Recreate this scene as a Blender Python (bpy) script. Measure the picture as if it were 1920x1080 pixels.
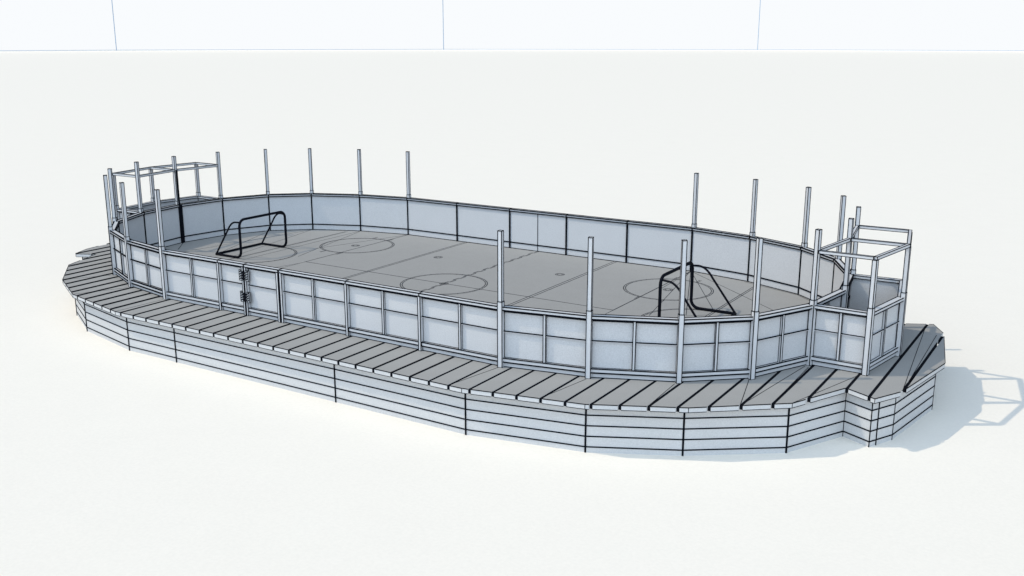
import bpy, math, random
from math import radians, sin, cos, pi
from mathutils import Vector

for o in list(bpy.data.objects):
    bpy.data.objects.remove(o, do_unlink=True)
scene = bpy.context.scene
COL = scene.collection
random.seed(4)

# ------------------------------------------------------------------ camera
cam_data = bpy.data.cameras.new('camera')
cam_data.sensor_width = 36.0
cam_data.lens = 35.0
cam_data.clip_start = 0.1
cam_data.clip_end = 4000.0
cam = bpy.data.objects.new('camera', cam_data)
COL.objects.link(cam)
cam.location = (15.360, -20.974, 6.413)
cam.rotation_euler = (pi / 2 - 0.24627, 0.0, 0.56179)
scene.camera = cam

# ------------------------------------------------------------------ light
SUN = Vector((2.37, 1.50, -3.39)).normalized()      # direction the light travels
SUN_EL = math.asin(-SUN.z)
SUN_AZ = math.atan2(-SUN.x, -SUN.y)                 # where the sun stands
FILL_DIR = Vector((0.36, -0.85, 0.42)).normalized()
FILL_STR = 3.45
world = bpy.data.worlds.new('World')
scene.world = world
world.use_nodes = True
nt = world.node_tree
bg = nt.nodes['Background']
sky = nt.nodes.new('ShaderNodeTexSky')
sky.sky_type = 'NISHITA'
sky.sun_disc = False
sky.sun_elevation = SUN_EL
sky.sun_rotation = SUN_AZ
sky.air_density = 1.0
sky.dust_density = 1.0
sky.ozone_density = 1.0
nt.links.new(sky.outputs['Color'], bg.inputs['Color'])
bg.inputs['Strength'].default_value = 0.10
# added fill light: a pale blue glow put into the sky behind the camera
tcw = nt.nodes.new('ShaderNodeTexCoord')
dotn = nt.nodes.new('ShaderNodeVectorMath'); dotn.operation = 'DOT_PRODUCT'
dotn.inputs[1].default_value = FILL_DIR
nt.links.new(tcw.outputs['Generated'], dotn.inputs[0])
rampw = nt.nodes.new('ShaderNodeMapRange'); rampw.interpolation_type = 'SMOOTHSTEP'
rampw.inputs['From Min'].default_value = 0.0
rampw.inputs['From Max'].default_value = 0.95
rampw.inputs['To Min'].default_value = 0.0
rampw.inputs['To Max'].default_value = FILL_STR
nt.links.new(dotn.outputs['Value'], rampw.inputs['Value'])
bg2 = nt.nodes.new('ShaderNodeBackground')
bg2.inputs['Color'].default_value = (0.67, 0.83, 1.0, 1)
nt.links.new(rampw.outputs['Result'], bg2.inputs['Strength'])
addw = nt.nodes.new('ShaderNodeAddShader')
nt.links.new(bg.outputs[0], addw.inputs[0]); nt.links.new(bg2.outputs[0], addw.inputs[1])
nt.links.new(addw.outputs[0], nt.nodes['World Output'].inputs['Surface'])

sun_data = bpy.data.lights.new('sun', 'SUN')
sun_data.energy = 3.2
sun_data.angle = radians(0.5)
sun_data.color = (1.0, 0.88, 0.70)
sun = bpy.data.objects.new('sun', sun_data)
COL.objects.link(sun)
sun.rotation_euler = SUN.to_track_quat('-Z', 'Y').to_euler()
sun.location = (-20, -15, 30)

scene.render.engine = 'CYCLES'
scene.view_settings.view_transform = 'Standard'
scene.view_settings.look = 'None'
scene.view_settings.gamma = 1.0
scene.view_settings.exposure = -0.90
SKY_EMIT = 1.85


# ------------------------------------------------------------------ materials
def clay(name, col, amount=0.06, scale=9.0, rough=0.75, fine=0.03):
    m = bpy.data.materials.new(name)
    m.use_nodes = True
    n, l = m.node_tree.nodes, m.node_tree.links
    b = n['Principled BSDF']
    b.inputs['Roughness'].default_value = rough
    b.inputs['Specular IOR Level'].default_value = 0.15
    tc = n.new('ShaderNodeTexCoord')
    a = n.new('ShaderNodeTexNoise'); a.inputs['Scale'].default_value = scale * 0.15
    a.inputs['Detail'].default_value = 3.0
    f = n.new('ShaderNodeTexNoise'); f.inputs['Scale'].default_value = scale * 3
    f.inputs['Detail'].default_value = 4.0
    l.new(tc.outputs['Object'], a.inputs['Vector'])
    l.new(tc.outputs['Object'], f.inputs['Vector'])
    ma = n.new('ShaderNodeMapRange')
    ma.inputs['To Min'].default_value = 1 - amount; ma.inputs['To Max'].default_value = 1 + amount
    mf = n.new('ShaderNodeMapRange')
    mf.inputs['To Min'].default_value = 1 - fine; mf.inputs['To Max'].default_value = 1 + fine
    l.new(a.outputs['Fac'], ma.inputs['Value']); l.new(f.outputs['Fac'], mf.inputs['Value'])
    mul = n.new('ShaderNodeMath'); mul.operation = 'MULTIPLY'
    l.new(ma.outputs['Result'], mul.inputs[0]); l.new(mf.outputs['Result'], mul.inputs[1])
    vs = n.new('ShaderNodeVectorMath'); vs.operation = 'SCALE'
    vs.inputs[0].default_value = col
    l.new(mul.outputs['Value'], vs.inputs['Scale'])
    l.new(vs.outputs['Vector'], b.inputs['Base Color'])
    return m


M_GROUND = clay('white_ground', (0.885, 0.825, 0.735), 0.012, 6.0, 0.9, 0.05)
M_BOARD = clay('white_board', (0.545, 0.545, 0.55), 0.03, 16.0, 0.7, 0.24)
M_FRAME = clay('white_frame', (0.57, 0.57, 0.58), 0.02, 8.0, 0.6, 0.03)
M_SKIRT = clay('pale_skirt', (0.54, 0.54, 0.54), 0.03, 14.0, 0.7, 0.18)
M_DECK = clay('grey_deck', (0.33, 0.32, 0.305), 0.05, 14.0, 0.8, 0.16)
M_FLOOR = clay('grey_floor', (0.325, 0.315, 0.30), 0.04, 14.0, 0.8, 0.16)
M_INK = clay('black_seam', (0.006, 0.007, 0.010), 0.02, 5.0, 0.8)
M_MARK = clay('dark_marking', (0.015, 0.018, 0.025), 0.02, 5.0, 0.8)
M_GOAL = clay('black_tube', (0.004, 0.005, 0.009), 0.02, 5.0, 0.6)
M_GOAL.node_tree.nodes['Principled BSDF'].inputs['Specular IOR Level'].default_value = 0.06
M_INK.node_tree.nodes['Principled BSDF'].inputs['Specular IOR Level'].default_value = 0.02

M_SKY = bpy.data.materials.new('sky_glow')
M_SKY.use_nodes = True
_n, _l = M_SKY.node_tree.nodes, M_SKY.node_tree.links
_n.remove(_n['Principled BSDF'])
_e = _n.new('ShaderNodeEmission')
_e.inputs['Color'].default_value = (0.955, 0.978, 1.0, 1)
_e.inputs['Strength'].default_value = SKY_EMIT
_l.new(_e.outputs[0], _n['Material Output'].inputs['Surface'])
M_SKYLINE = clay('sky_joint', (0.30, 0.40, 0.52), 0.01)


# ------------------------------------------------------------------ mesh helper
class MB:
    """collects faces; material slot 0 is the surface, slot 1 the dark seam"""
    def __init__(self):
        self.v, self.f, self.m, self.s = [], [], [], []

    def add(self, vs, fs, mi=0, smooth=False):
        k = len(self.v)
        self.v += [tuple(p) for p in vs]
        for f in fs:
            self.f.append([i + k for i in f]); self.m.append(mi); self.s.append(smooth)

    def hexa(self, c, mi=0):
        # c: 4 bottom corners then 4 top corners, counter-clockwise
        self.add(c, [(3, 2, 1, 0), (4, 5, 6, 7), (0, 1, 5, 4), (1, 2, 6, 5), (2, 3, 7, 6), (3, 0, 4, 7)], mi)

    def bar(self, a, b, w, mi=1, up=None, h=None):
        a, b = Vector(a), Vector(b)
        d = b - a
        if d.length < 1e-6:
            return
        d.normalize()
        u = Vector((0, 0, 1)) if abs(d.z) < 0.9 else Vector((1, 0, 0))
        x = d.cross(u).normalized()
        y = x.cross(d).normalized()
        h = w if h is None else h
        x = x * (w / 2); y = y * (h / 2)
        e = d * (w * 0.35)
        a = a - e; b = b + e
        self.hexa([a - x - y, a + x - y, b + x - y, b - x - y, a - x + y, a + x + y, b + x + y, b - x + y], mi)

    def edges8(self, c, w, skip=()):
        E = [(0, 1), (1, 2), (2, 3), (3, 0), (4, 5), (5, 6), (6, 7), (7, 4), (0, 4), (1, 5), (2, 6), (3, 7)]
        for i, (p, q) in enumerate(E):
            if i not in skip:
                self.bar(c[p], c[q], w)

    def tube(self, pts, r, n=12, mi=0):
        pts = [Vector(p) for p in pts]
        rings = []
        prev = None
        for i, p in enumerate(pts):
            if i == 0: d = pts[1] - p
            elif i == len(pts) - 1: d = p - pts[i - 1]
            else: d = (pts[i + 1] - p).normalized() + (p - pts[i - 1]).normalized()
            d.normalize()
            if prev is None:
                u = Vector((0, 0, 1)) if abs(d.z) < 0.9 else Vector((1, 0, 0))
                x = d.cross(u).normalized()
            else:
                x = (prev - d * prev.dot(d)).normalized()
            prev = x
            y = d.cross(x)
            rings.append([p + x * (r * cos(2 * pi * k / n)) + y * (r * sin(2 * pi * k / n)) for k in range(n)])
        vs = [q for rg in rings for q in rg]
        fs = []
        for i in range(len(rings) - 1):
            for k in range(n):
                k2 = (k + 1) % n
                fs.append((i * n + k, i * n + k2, (i + 1) * n + k2, (i + 1) * n + k))
        self.add(vs, fs, mi, True)
        self.add(rings[0], [tuple(range(n))[::-1]], mi)
        self.add(rings[-1], [tuple(range(n))], mi)

    def build(self, name, mats, parent=None):
        me = bpy.data.meshes.new(name)
        me.from_pydata(self.v, [], self.f)
        for m in mats:
            me.materials.append(m)
        for p, mi, s in zip(me.polygons, self.m, self.s):
            p.material_index = mi
            p.use_smooth = s
        me.update()
        o = bpy.data.objects.new(name, me)
        COL.objects.link(o)
        if parent is not None:
            o.parent = parent
        return o


def empty(name, label, cat, group=None, loc=(0, 0, 0)):
    o = bpy.data.objects.new(name, None)
    o.empty_display_size = 0.3
    o.location = loc
    COL.objects.link(o)
    o['label'] = label; o['category'] = cat
    if group: o['group'] = group
    return o


def copy_tree(o, parent=None):
    c = o.copy(); COL.objects.link(c); c.parent = parent
    for ch in [k for k in COL.objects if k.parent == o]:
        copy_tree(ch, c)
    return c


# ------------------------------------------------------------------ setting
ZG = -1.04
RB = 640.0
ring = [(RB * sin(radians(18 * k)), RB * cos(radians(18 * k))) for k in range(20)]

g = MB()
g.add([(x, y, ZG) for x, y in ring][::-1], [tuple(range(20))])
go = g.build('ground', [M_GROUND]); go['kind'] = 'structure'

s = MB()
HS = 45.0
for k in range(20):
    a, b = ring[k], ring[(k + 1) % 20]
    s.add([(a[0], a[1], ZG), (b[0], b[1], ZG), (b[0], b[1], HS), (a[0], a[1], HS)], [(0, 1, 2, 3)])
    q = 0.9988
    s.bar((a[0] * q, a[1] * q, ZG), (a[0] * q, a[1] * q, HS), 0.32)
    s.bar((a[0] * q, a[1] * q, ZG + .25), (b[0] * q, b[1] * q, ZG + .25), 0.22)
so = s.build('sky', [M_SKY, M_SKYLINE]); so['kind'] = 'structure'

# ------------------------------------------------------------------ platform
LOW = [(5.10, -6.46), (7.47, -5.97), (9.12, -5.14), (10.62, -3.92), (11.23, -2.58), (11.83, -2.89), (12.17, -2.22), (12.56, 0.0)]
SKL = [(5.02, -6.22), (7.37, -5.73), (8.96, -4.92), (10.53, -3.78), (11.21, -2.42), (11.76, -2.69), (12.05, -2.10), (12.40, 0.0)]


def chain(q):
    return [(-x, y) for x, y in reversed(q)] + list(q)


def ylow(x, ch):
    for (x0, y0), (x1, y1) in zip(ch, ch[1:]):
        if x0 <= x <= x1:
            return y0 + (y1 - y0) * (x - x0) / (x1 - x0)
    return 0.0


plat = empty('raised_platform', 'long raised grey plank platform with pale boarded skirt carrying the rink', 'platform')
LC = chain(LOW)
PITCH, X0, GAP = 0.4615, 3.87, 0.062
dk = MB()
TH = 0.092
k0 = math.floor((-12.56 - X0) / PITCH)
k1 = math.ceil((12.56 - X0) / PITCH)
for k in range(k0, k1):
    xa = max(X0 + k * PITCH + GAP / 2, -12.555)
    xb = min(X0 + (k + 1) * PITCH - GAP / 2, 12.555)
    if xb - xa < 0.02:
        continue
    low = [(xa, ylow(xa, LC))] + [p for p in LC if xa < p[0] < xb] + [(xb, ylow(xb, LC))]
    pts = low + [(x, -y) for x, y in reversed(low)]
    cl = []
    for p in pts:
        if not cl or (abs(p[0] - cl[-1][0]) + abs(p[1] - cl[-1][1])) > 1e-4:
            cl.append(p)
    pts = cl
    n = len(pts)
    dz = 0.0
    dk.add([(x, y, -TH) for x, y in pts] + [(x, y, dz) for x, y in pts],
           [tuple(range(n))[::-1], tuple(range(n, 2 * n))])
    dk.add([(x, y, -TH) for x, y in pts] + [(x, y, dz) for x, y in pts],
           [(i, (i + 1) % n, n + (i + 1) % n, n + i) for i in range(n)], 2)  # paler plank sides: stronger light on vertical faces put into the colour
    # thin arrises along the visible edges
    for (p, q) in zip(low, low[1:]):
        dk.bar((p[0], p[1], dz), (q[0], q[1], dz), 0.014)
        dk.bar((p[0], p[1], -TH), (q[0], q[1], -TH), 0.010)
        dk.bar((p[0], -p[1], dz), (q[0], -q[1], dz), 0.010)
    for p in low[1:-1]:
        dk.bar((p[0], p[1], -TH), (p[0], p[1], dz), 0.010)
# black underlayer slab that fills the gaps between planks
inner = [(x, y + 0.03) for x, y in chain(SKL)]
full = inner + [(x, -y) for x, y in reversed(inner[1:-1])]
n = len(full)
dk.add([(x, y, -TH + 0.004) for x, y in full] + [(x, y, -0.003) for x, y in full],
       [tuple(range(n))[::-1], tuple(range(n, 2 * n))] + [(i, (i + 1) % n, n + (i + 1) % n, n + i) for i in range(n)], 1)
# thin diagonal seams across some planks
for a, b in [((9.85, -4.50), (9.52, -3.08)), ((8.47, -5.40), (8.40, -4.08)), ((6.63, -6.10), (6.84, -4.75)),
             ((4.80, -6.40), (5.02, -5.05)), ((10.62, -3.90), (11.24, -1.75)), ((9.87, -4.48), (10.20, -1.72)),
             ((12.17, -2.18), (11.72, 2.55)), ((12.18, -2.18), (12.05, 2.0)), ((10.32, -4.08), (10.28, -1.75)),
             ((-5.10, -6.44), (-5.05, -5.10)), ((-7.45, -5.95), (-6.86, -4.78)), ((-9.10, -5.12), (-8.48, -4.1)),
             ((-10.6, -3.9), (-10.3, -1.75))]:
    dk.bar((a[0], a[1], 0.0), (b[0], b[1], 0.0), 0.012, h=0.006)
WALL = [(-10.468, 0.0), (-10.237, 1.581), (-9.540, 3.023), (-8.436, 3.984), (-6.841, 4.658), (-5.043, 5.0), (5.043, 5.0)]


def wall_y(x):
    for (x0, y0), (x1, y1) in zip(WALL, WALL[1:]):
        if x0 <= x <= x1:
            return y0 + (y1 - y0) * (x - x0) / (x1 - x0) - 0.05
    return 0.0


# black end gaps between plank ends, in front of the underlayer
for k in range(k0 + 1, k1):
    x = X0 + k * PITCH
    y = max(ylow(x - GAP / 2, LC), ylow(x + GAP / 2, LC)) + (0.012 if abs(x) > 12 else 0.0)
    if x < 4.0:      # black cover strips standing a little proud of the planks
        rise = 0.018 if x < -5 else 0.010 if x < 0 else 0.006
        dk.hexa([(x - .03, y + 0.01, -0.02), (x + .03, y + 0.01, -0.02), (x + .03, -y - 0.01, -0.02), (x - .03, -y - 0.01, -0.02),
                 (x - .03, y + 0.01, rise), (x + .03, y + 0.01, rise), (x + .03, -y - 0.01, rise), (x - .03, -y - 0.01, rise)], 1) if abs(x) > 10.36 else \
            [dk.hexa([(x - .03, sy * yy0, -0.02), (x + .03, sy * yy0, -0.02), (x + .03, sy * yy1, -0.02), (x - .03, sy * yy1, -0.02),
                      (x - .03, sy * yy0, rise), (x + .03, sy * yy0, rise), (x + .03, sy * yy1, rise), (x - .03, sy * yy1, rise)], 1)
             for sy in (1, -1) for yy0, yy1 in [(y + 0.01, -wall_y(x) if sy > 0 else -wall_y(x))]]
    for sy in (1, -1):
        dk.hexa([(x - GAP / 2, sy * (y + 0.004), -TH + .003), (x + GAP / 2, sy * (y + 0.004), -TH + .003),
                 (x + GAP / 2, sy * (y + 0.35), -TH + .003), (x - GAP / 2, sy * (y + 0.35), -TH + .003),
                 (x - GAP / 2, sy * (y + 0.004), -0.004), (x + GAP / 2, sy * (y + 0.004), -0.004),
                 (x + GAP / 2, sy * (y + 0.35), -0.004), (x - GAP / 2, sy * (y + 0.35), -0.004)], 1)
dk.build('plank_deck', [M_DECK, M_INK, M_SKIRT], plat)

sk = MB()
SC = chain(SKL)
full = SC + [(x, -y) for x, y in reversed(SC[1:-1])]
n = len(full)
SB = ZG + 0.0
for i in range(n):
    a, b = full[i], full[(i + 1) % n]
    sk.add([(a[0], a[1], SB), (b[0], b[1], SB), (b[0], b[1], -TH - 0.002), (a[0], a[1], -TH - 0.002)], [(0, 1, 2, 3)])
    for z in (-0.305, -0.512, -0.72, -0.928):
        sk.bar((a[0], a[1], z), (b[0], b[1], z), 0.023)
for i, a in enumerate(full):
    thick = abs(a[0]) < 10.6
    sk.bar((a[0], a[1], SB + 0.01), (a[0], a[1], -TH), 0.030 if thick else 0.018)
for x in (1.69, -3.30):
    for y in (-6.22, 6.22):
        sk.bar((x, y, SB + 0.01), (x, y, -TH), 0.030)
for sx in (1, -1):
    for sy in (1, -1):
        sk.bar((sx * 11.845, sy * -2.52, SB + 0.01), (sx * 11.845, sy * -2.52, -TH), 0.024)
sk.build('skirt', [M_SKIRT, M_INK], plat)

# ------------------------------------------------------------------ rink outline
QX = [5.043, 6.841, 8.436, 9.540, 10.237, 10.468]
QY = [5.0, 4.658, 3.984, 3.023, 1.581, 0.0]
right_arc = [(x, -y) for x, y in zip(QX, QY)] + [(x, y) for x, y in list(zip(QX, QY))[-2::-1]]
left_arc = [(-x, -y) for x, y in right_arc]
M5 = 2 * 5.043 / 5
near_mid = [(-5.043 + M5 * i, -5.0) for i in range(1, 5)]
far_mid = [(5.043 - M5 * i, 5.0) for i in range(1, 5)]
loop = right_arc + far_mid + left_arc + near_mid
N = len(loop)
POST = [True] * 11 + [False] * 4 + [True] * 11 + [False] * 4


def norm2(v):
    l = math.hypot(*v); return (v[0] / l, v[1] / l)


def seg_frame(A, B):
    t = norm2((B[0] - A[0], B[1] - A[1]))
    return t, (t[1], -t[0])       # outward normal for a counter-clockwise loop


def half_tan(A, B, C):
    t0, t1 = norm2((B[0] - A[0], B[1] - A[1])), norm2((C[0] - B[0], C[1] - B[1]))
    ang = math.atan2(t0[0] * t1[1] - t0[1] * t1[0], t0[0] * t1[0] + t0[1] * t1[1])
    return math.tan(ang / 2)


class Seg:
    def __init__(self, A, B, k0=0.0, k1=0.0):
        self.A = A; self.t, self.n = seg_frame(A, B)
        self.L = math.hypot(B[0] - A[0], B[1] - A[1]); self.k0, self.k1 = k0, k1

    def pt(self, s, d, z):
        return Vector((self.A[0] + self.t[0] * s + self.n[0] * d, self.A[1] + self.t[1] * s + self.n[1] * d, z))

    def corners(self, d0, d1, z0, z1, a=0.0, b=0.0, mitre=True):
        # d1 outer, d0 inner
        k0, k1 = (self.k0, self.k1) if mitre else (0, 0)
        q = [(a - d1 * k0, d1), (self.L - b + d1 * k1, d1), (self.L - b + d0 * k1, d0), (a - d0 * k0, d0)]
        return [self.pt(s, d, z0) for s, d in q] + [self.pt(s, d, z1) for s, d in q]

    def box(self, mb, d0, d1, z0, z1, a=0.0, b=0.0, w=0.010, mitre=True, skip=()):
        c = self.corners(d0, d1, z0, z1, a, b, mitre)
        mb.hexa(c)
        if w: mb.edges8(c, w, skip)

    def stile(self, mb, s, wd, d0, d1, z0, z1, w=0.010):
        c = [self.pt(s - wd / 2, d1, z0), self.pt(s + wd / 2, d1, z0), self.pt(s + wd / 2, d0, z0), self.pt(s - wd / 2, d0, z0)]
        c += [Vector((p.x, p.y, z1)) for p in c]
        mb.hexa(c); mb.edges8(c, w)


def board_panel(root, A, B, k0, k1, mid=True, half=False, joint0=0.036, joint1=0.036, w=0.011, name='board_panel'):
    S = Seg(A, B, k0, k1)
    e = 0.004 if not half else 0.0
    m = MB()
    S.box(m, -0.085, -0.062, 0.012, 1.19, 0.0, 0.0, w=0)
    # seams on the ice side: kick line, joints, foot line
    def line(z, wd):
        p, q = S.pt(0.085 * S.k0, -0.086, z), S.pt(S.L - 0.085 * S.k1, -0.086, z)
        m.bar(p, q, wd, h=wd)
    line(0.205, 0.034); line(0.018, 0.024); line(1.185, 0.012)
    for s_, j in ((0.085 * S.k0, joint0), (S.L - 0.085 * S.k1, joint1)):
        if j: m.bar(S.pt(s_, -0.084, 0.02), S.pt(s_, -0.084, 1.19), j, h=j * 0.8)
    po = m.build(name, [M_BOARD, M_INK], root)
    r = MB()
    S.box(r, -0.115, 0.020, 1.190, 1.252, w=w)
    S.box(r, -0.060, -0.030, 1.150, 1.172, w=w, a=0.03, b=0.03, mitre=False)
    r.bar(S.pt(0.02, -0.002, 1.183), S.pt(S.L - 0.02, -0.002, 1.183), w * 1.5)  # dark bar drawn in as the shadow line under the rail
    r.build('top_rail', [M_FRAME, M_INK], po)
    r = MB()
    S.box(r, -0.061, -0.026, 0.722, 0.750, w=w, a=0.03, b=0.03, mitre=False, skip=(3, 2, 6, 8, 9, 10, 11, 0))
    r.build('middle_rail', [M_FRAME, M_INK], po)
    r = MB()
    S.box(r, -0.061, 0.006, 0.112, 0.190, w=w, a=0.03, b=0.03, mitre=False)
    S.box(r, -0.061, -0.030, 0.004, 0.100, w=w, a=0.03, b=0.03, mitre=False)
    r.bar(S.pt(0.04, -0.012, 0.104), S.pt(S.L - 0.04, -0.012, 0.104), w * 1.35)
    r.build('bottom_rail', [M_FRAME, M_INK], po)
    if mid:
        r = MB()
        S.stile(r, S.L / 2, 0.052, -0.061, -0.008, 0.150, 1.189, w=0.014)
        r.build('stile', [M_FRAME, M_INK], po)
    return po, S


fence = empty('rink_fence', 'white board fence ringing the rink floor, with tall slender posts round both curved ends', 'fence')


def make_post(parent, loc, rot, top=2.78, name='post', w=0.014):
    u, l = 0.042, 0.050
    def sq(mb, h, z0, z1):
        c = [Vector((-h, -h, z0)), Vector((h, -h, z0)), Vector((h, h, z0)), Vector((-h, h, z0))]
        c += [Vector((p.x, p.y, z1)) for p in c]
        mb.hexa(c); mb.edges8(c, w)
    a = MB(); sq(a, u, 1.36, top)
    o = a.build(name, [M_FRAME, M_INK], parent)
    o.location = loc; o.rotation_euler = (0, 0, rot)
    b = MB(); sq(b, l, 0.0, 1.36)
    b.build('post_sleeve', [M_FRAME, M_INK], o)
    return o


first_post = None
for i in range(N):
    P, A, B = loop[i - 1], loop[i], loop[(i + 1) % N]
    C = loop[(i + 2) % N]
    k0, k1 = half_tan(P, A, B), half_tan(A, B, C)
    far = A[1] + B[1] > 0 or A[0] < -6
    w = 0.029 if far else 0.020
    near_straight = A[1] < -4.99 and B[1] < -4.99
    far_straight = A[1] > 4.99 and B[1] > 4.99
    if near_straight and A[0] < -2.5 and B[0] > -3.0 and B[0] < 0:
        # fixed half panel and the gate
        mx = (-2.14, -5.0)
        board_panel(fence, A, mx, 0, 0, mid=False, half=True, w=w, joint1=0.02)
        gate, GS = board_panel(fence, mx, B, 0, 0, mid=False, half=True, w=w, name='gate', joint0=0.02)
        for s_ in (-0.045, 0.045):
            r = MB(); GS.stile(r, s_, 0.050, -0.061, 0.030, 0.0, 1.189, w=0.014)
            r.build('gate_stile', [M_FRAME, M_INK], gate)
        for s_ in (GS.L - 0.055, GS.L + 0.055):
            r = MB(); GS.stile(r, s_, 0.060, -0.061, 0.030, 0.0, 1.189, w=0.014)
            r.build('gate_stile', [M_FRAME, M_INK], gate)
        for s_, dd, ww in ((GS.L, 0.028, 0.035), (0, 0.022, 0.028)):
            r = MB(); r.bar(GS.pt(s_, dd, 0.0), GS.pt(s_, dd, 1.25), ww)
            r.bar(GS.pt(s_, 0.02, 1.253), GS.pt(s_, -0.115, 1.253), 0.02)
            r.build('gap_seal', [M_INK, M_INK], gate)
        for zc in (0.46, 0.98):
            h = MB()
            for sg in (-1, 1):
                GS.stile(h, sg * 0.105, 0.080, 0.002, 0.040, zc - 0.125, zc + 0.125, w=0.012)
                for r_ in range(4):
                    for c_ in range(2):
                        s2 = sg * 0.105 + (c_ - 0.5) * 0.034
                        z2 = zc - 0.085 + r_ * 0.056 + (0.018 if c_ else 0)
                        h.bar(GS.pt(s2 - 0.008, 0.041, z2), GS.pt(s2 + 0.008, 0.041, z2), 0.024)
            for q in range(3):
                z2 = zc - 0.07 + q * 0.07
                h.bar(GS.pt(-0.05, 0.045, z2), GS.pt(0.05, 0.045, z2), 0.030)
            h.tube([GS.pt(0, 0.050, zc - 0.11), GS.pt(0, 0.050, zc + 0.11)], 0.020, 10, 1)
            h.build('hinge', [M_FRAME, M_INK], gate)
    else:
        j0 = 0.13 if abs(A[0] + 10.468) < .01 else 0.062 if far_straight else 0.048
        po, S = board_panel(fence, A, B, k0, k1, w=w, joint0=j0, joint1=0.0)
        if far_straight and abs((A[0] + B[0]) / 2) < 0.3:
            r = MB(); r.bar(S.pt(S.L / 2, -0.086, 0.02), S.pt(S.L / 2, -0.086, 1.19), 0.018)
            r.build('center_seam', [M_INK, M_INK], po)
        if near_straight and not POST[(i + 1) % N] or far_straight and not POST[(i + 1) % N]:
            if not (near_straight and abs(B[0] + 1.0) < 0.3):
                r = MB(); S.stile(r, S.L, 0.060, -0.061, 0.030, 0.0, 1.189, w=0.015)
                r.build('joint_stile', [M_FRAME, M_INK], po)
    if POST[i]:
        t0, _ = seg_frame(P, A); t1, _ = seg_frame(A, B)
        rot = math.atan2(t0[1] + t1[1], t0[0] + t1[0])
        if first_post is None:
            first_post = make_post(fence, (A[0], A[1], 0), rot)
        else:
            c = copy_tree(first_post, fence)
            c.location = (A[0], A[1], 0); c.rotation_euler = (0, 0, rot)

# dark gate upright in the middle of the far left end
r = MB()
r.bar((-10.468 + 0.052, 0.012, 0.02), (-10.468 + 0.052, 0.012, 2.33), 0.055)
r.build('dark_upright', [M_INK, M_INK], fence)

# ------------------------------------------------------------------ rink floor with its markings
fl = MB()
ins = []
for i in range(N):
    P, A, B = loop[i - 1], loop[i], loop[(i + 1) % N]
    k = half_tan(P, A, B)
    t, nn = seg_frame(A, B)
    ins.append((A[0] - nn[0] * 0.084 + t[0] * 0.084 * k, A[1] - nn[1] * 0.084 + t[1] * 0.084 * k))
n = len(ins)
ZF = 0.012
fl.add([(x, y, 0.004) for x, y in ins] + [(x, y, ZF) for x, y in ins],
       [tuple(range(n))[::-1], tuple(range(n, 2 * n))] + [(i, (i + 1) % n, n + (i + 1) % n, n + i) for i in range(n)])


def mark(a, b, w=0.018):
    w *= 1.35
    fl.bar((a[0], a[1], ZF), (b[0], b[1], ZF), w, h=0.005)


def ring_mark(cx, cy, r, dr=0.055, a0=0, a1=360, seg=40, w=0.014, inner_steps=True):
    P0 = [(cx + r * cos(radians(a0 + (a1 - a0) * k / seg)), cy + r * sin(radians(a0 + (a1 - a0) * k / seg))) for k in range(seg + 1)]
    P1 = [(cx + (r - dr) * cos(radians(a0 + (a1 - a0) * k / seg)), cy + (r - dr) * sin(radians(a0 + (a1 - a0) * k / seg))) for k in range(seg + 1)]
    for k in range(seg):
        mark(P0[k], P0[k + 1], w); mark(P1[k], P1[k + 1], w)
        if inner_steps: mark(P0[k], P1[k], w * 0.7)


def dot(cx, cy, r=0.13):
    ring_mark(cx, cy, r, r * 0.45, seg=12, w=0.010)


for sx in (-1, 1):
    for sy in (-1, 1):
        ring_mark(5.33 * sx, 2.66 * sy, 1.17)
        dot(5.35 * sx, 2.60 * sy); dot(2.10 * sx, 2.60 * sy)
        for tx in (-0.33, 0.33):
            for ty in (-1, 1):
                x = (5.33 + tx) * sx
                y0, y1 = 2.66 * sy + ty * 1.12, 2.66 * sy + ty * 1.36
                mark((x, y0), (x, y1), 0.014); mark((x + 0.05, y0), (x + 0.05, y1), 0.010)
ring_mark(0, 0, 1.17)
dot(0, 0, 0.12)
ring_mark(-7.03, 0, 1.20, a0=-90, a1=90, seg=20)
ring_mark(7.03, 0, 1.20, a0=90, a1=270, seg=20)
YE = 4.90
for sx in (-1, 1):
    mark((sx * 2.63, -YE), (sx * 2.63, YE), 0.016); mark((sx * 2.72, -YE), (sx * 2.72, YE), 0.016)
    mark((sx * 7.14, -4.25), (sx * 7.14, 4.25), 0.014); mark((sx * 7.20, -4.22), (sx * 7.20, 4.22), 0.014)
    mark((sx * 5.045, 0.0), (sx * 5.045, YE), 0.020); mark((sx * 5.045, 0.0), (sx * 5.045, -YE), 0.012)
mark((-5.045, 0.02), (5.045, 0.02), 0.018)
# checkered centre line
st = 0.245
kk = int(YE * 2 / st)
for k in range(kk):
    y0 = -YE + k * st; y1 = y0 + st
    s0 = 0.045 if k % 2 else -0.045
    mark((s0, y0), (s0, y1), 0.014); mark((s0 * 0.3, y0), (-s0 * 0.3, y1), 0.010)
    mark((s0, y1), (-s0, y1), 0.012)
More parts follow.
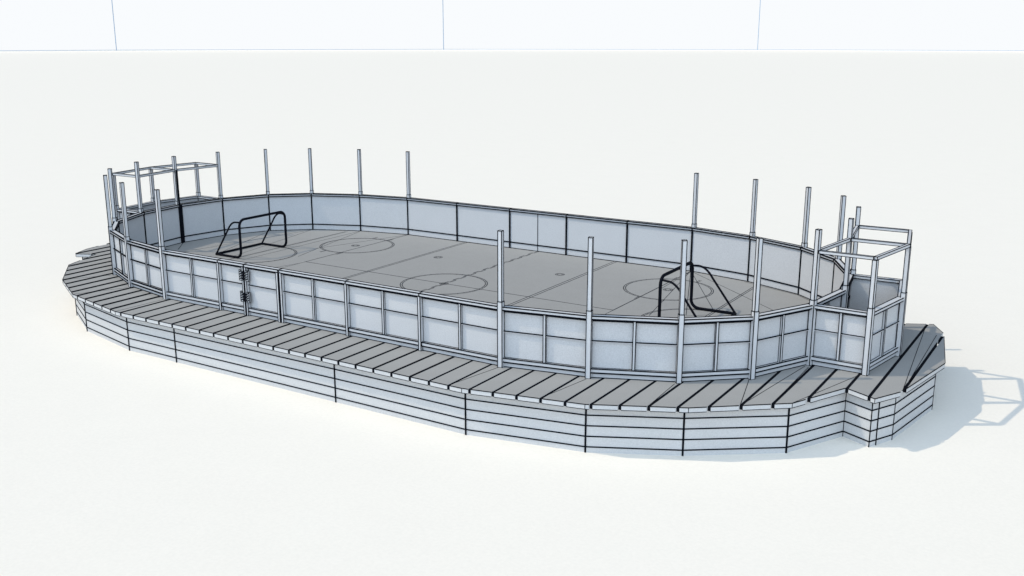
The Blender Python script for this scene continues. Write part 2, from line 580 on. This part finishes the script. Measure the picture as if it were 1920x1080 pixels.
# thin sheet joints of the floor
for a, b in [((5.03, 4.9), (5.98, 0.05)), ((5.04, 4.9), (6.72, 0.52)), ((5.05, 4.9), (7.12, 1.28)), ((5.06, 4.9), (8.35, 2.05)),
             ((5.06, 4.9), (5.15, 2.6)), ((-6.83, 4.50), (-6.80, -0.8)), ((-6.80, 4.50), (-5.75, 0.45)), ((-8.40, 3.86), (-7.40, -0.7)),
             ((-8.40, 3.86), (-9.3, -1.5)), ((-5.05, 4.9), (-6.1, 1.6)), ((8.38, 3.86), (9.4, 2.9)), ((6.75, 4.5), (8.38, 3.85)),
             ((7.14, 1.28), (7.6, 1.5)), ((6.75, 0.47), (7.14, 0.83)), ((-10.33, -0.02), (-9.63, -0.80)), ((-10.33, -0.03), (-9.63, -0.81)), ((-9.46, 2.9), (-8.1, -0.6)), ((-5.045, -0.2), (-5.75, -3.0))]:
    mark(a, b, 0.011)
fo = fl.build('rink_floor', [M_FLOOR, M_MARK])
fo['kind'] = 'structure'


# ------------------------------------------------------------------ player boxes at both ends
def player_box(sgn, label):
    root = empty('player_box', label, 'player box', 'player boxes behind the rink ends')
    R = lambda x, y: (x * sgn, y * sgn)
    H, I, J = R(10.237, -1.581), R(10.468, 0), R(10.237, 1.581)
    K, L, Mm = R(11.355, -1.61), R(11.635, 0.0), R(11.355, 1.61)
    w = 0.016 if sgn > 0 else 0.018
    for A, B, ka, kb in ((H, K, -1, 1), (K, L, 1, 1), (L, Mm, 1, 1), (Mm, J, 1, -1)):
        P = {H: I, K: H, L: K, Mm: L}[A]; C = {K: L, L: Mm, Mm: J, J: I}[B]
        k0 = half_tan(P, A, B) if A not in (H,) else 0.0
        k1 = half_tan(A, B, C) if B not in (J,) else 0.0
        board_panel(root, A, B, k0, k1, w=w, name='side_panel', joint0=0.03, joint1=0.0)
    post = None
    ZT = 2.35
    for Q, (U, V) in ((K, (H, L)), (L, (K, Mm)), (Mm, (L, J))):
        t0, _ = seg_frame(U, Q); t1, _ = seg_frame(Q, V)
        t1 = seg_frame(K, L)[0] if Q == K else seg_frame(L, Mm)[0]
        t0 = t1 if Q != L else seg_frame(K, L)[0]
        rot = math.atan2(t0[1] + t1[1], t0[0] + t1[0])
        if post is None:
            post = make_post(root, (Q[0], Q[1], 0), rot, top=ZT - 0.041, name='corner_post', w=0.014)
        else:
            c = copy_tree(post, root); c.location = (Q[0], Q[1], 0); c.rotation_euler = (0, 0, rot)
    bw = 0.032
    for A, B in ((K, L), (L, Mm), (H, K), (I, L), (J, Mm), (H, I), (I, J)):
        S = Seg(A, B)
        m = MB()
        inner_post = A in (H, I, J)
        S.box(m, -bw, bw, ZT - 0.040, ZT + 0.020, a=(0.045 if inner_post else 0.0), b=(0.045 if B in (I, J) else 0.033 if inner_post else 0.0), w=0.013, mitre=False)
        m.build('roof_beam', [M_FRAME, M_INK], root)
    return root


player_box(1, 'open framed white player box at the right end, casting its shadow on the ground')
player_box(-1, 'open framed player box at the far left end, behind the rink fence')


# ------------------------------------------------------------------ goals
def arc(c, u, v, r, a0, a1, n=7):
    c, u, v = Vector(c), Vector(u), Vector(v)
    return [c + u * (r * cos(radians(a0 + (a1 - a0) * k / n))) + v * (r * sin(radians(a0 + (a1 - a0) * k / n))) for k in range(n + 1)]


def goal(x, y0, y1, depth, sgn, label, back=0.36):
    root = empty('hockey_goal', label, 'goal', 'hockey goals on the rink floor', loc=(x, (y0 + y1) / 2, ZF))
    hw = (y1 - y0) / 2
    r, rt = 0.038, 0.026
    zb = r
    ht = 1.18
    cr = 0.20
    Y, Z, X = (0, 1, 0), (0, 0, 1), (sgn, 0, 0)
    D = depth * sgn
    m = MB()
    pts = []
    # front hoop: from the base on one side, up, over and down
    pts += arc((cr * sgn, -hw, zb + cr), (-sgn, 0, 0), (0, 0, -1), cr, 90, 0)
    pts += arc((0, -hw + cr, ht - cr), (0, -1, 0), Z, cr, 0, 90)
    pts += arc((0, hw - cr, ht - cr), Z, Y, cr, 0, 90)
    pts += arc((cr * sgn, hw, zb + cr), (-sgn, 0, 0), (0, 0, -1), cr, 0, 90)
    m.tube(pts, r, 14)
    m.build('front_frame', [M_GOAL], root)
    m = MB()
    m.tube([(cr * sgn, -hw, zb), (D, -hw, zb), (D + 0.0001 * sgn, -hw + 0.0002, zb), (D, hw, zb), (cr * sgn, hw, zb)], r * 0.92, 12)
    m.build('base_frame', [M_GOAL], root)
    for s_ in (-1, 1):
        m = MB()
        y = s_ * (hw - 0.02)
        b0 = Vector((0.0, y, ht - 0.13))
        P = [Vector((0, y * 0.95, ht - 0.085)), Vector((back * 0.45 * sgn, y, ht - 0.085))]
        A = Vector((back * sgn, y, ht - 0.13)); E = Vector((D, s_ * hw, zb))
        # rounded shoulder then the straight slope to the back corner
        p0, p1, p2 = P[-1], Vector((back * 1.0 * sgn, y, ht - 0.085)), A + (E - A) * 0.22
        for k in range(1, 9):
            t = k / 8
            P.append(p0 * (1 - t) ** 2 + p1 * (2 * t * (1 - t)) + p2 * t * t)
        P.append(E)
        m.tube(P, rt, 12)
        m.build('side_brace', [M_GOAL], root)
    return root


goal(-6.90, -0.74, 1.13, 1.08, -1, 'black tube hockey goal without net on the left side of the rink')
goal(6.58, -0.74, 1.15, 1.13, 1, 'black tube hockey goal without net on the right side of the rink')
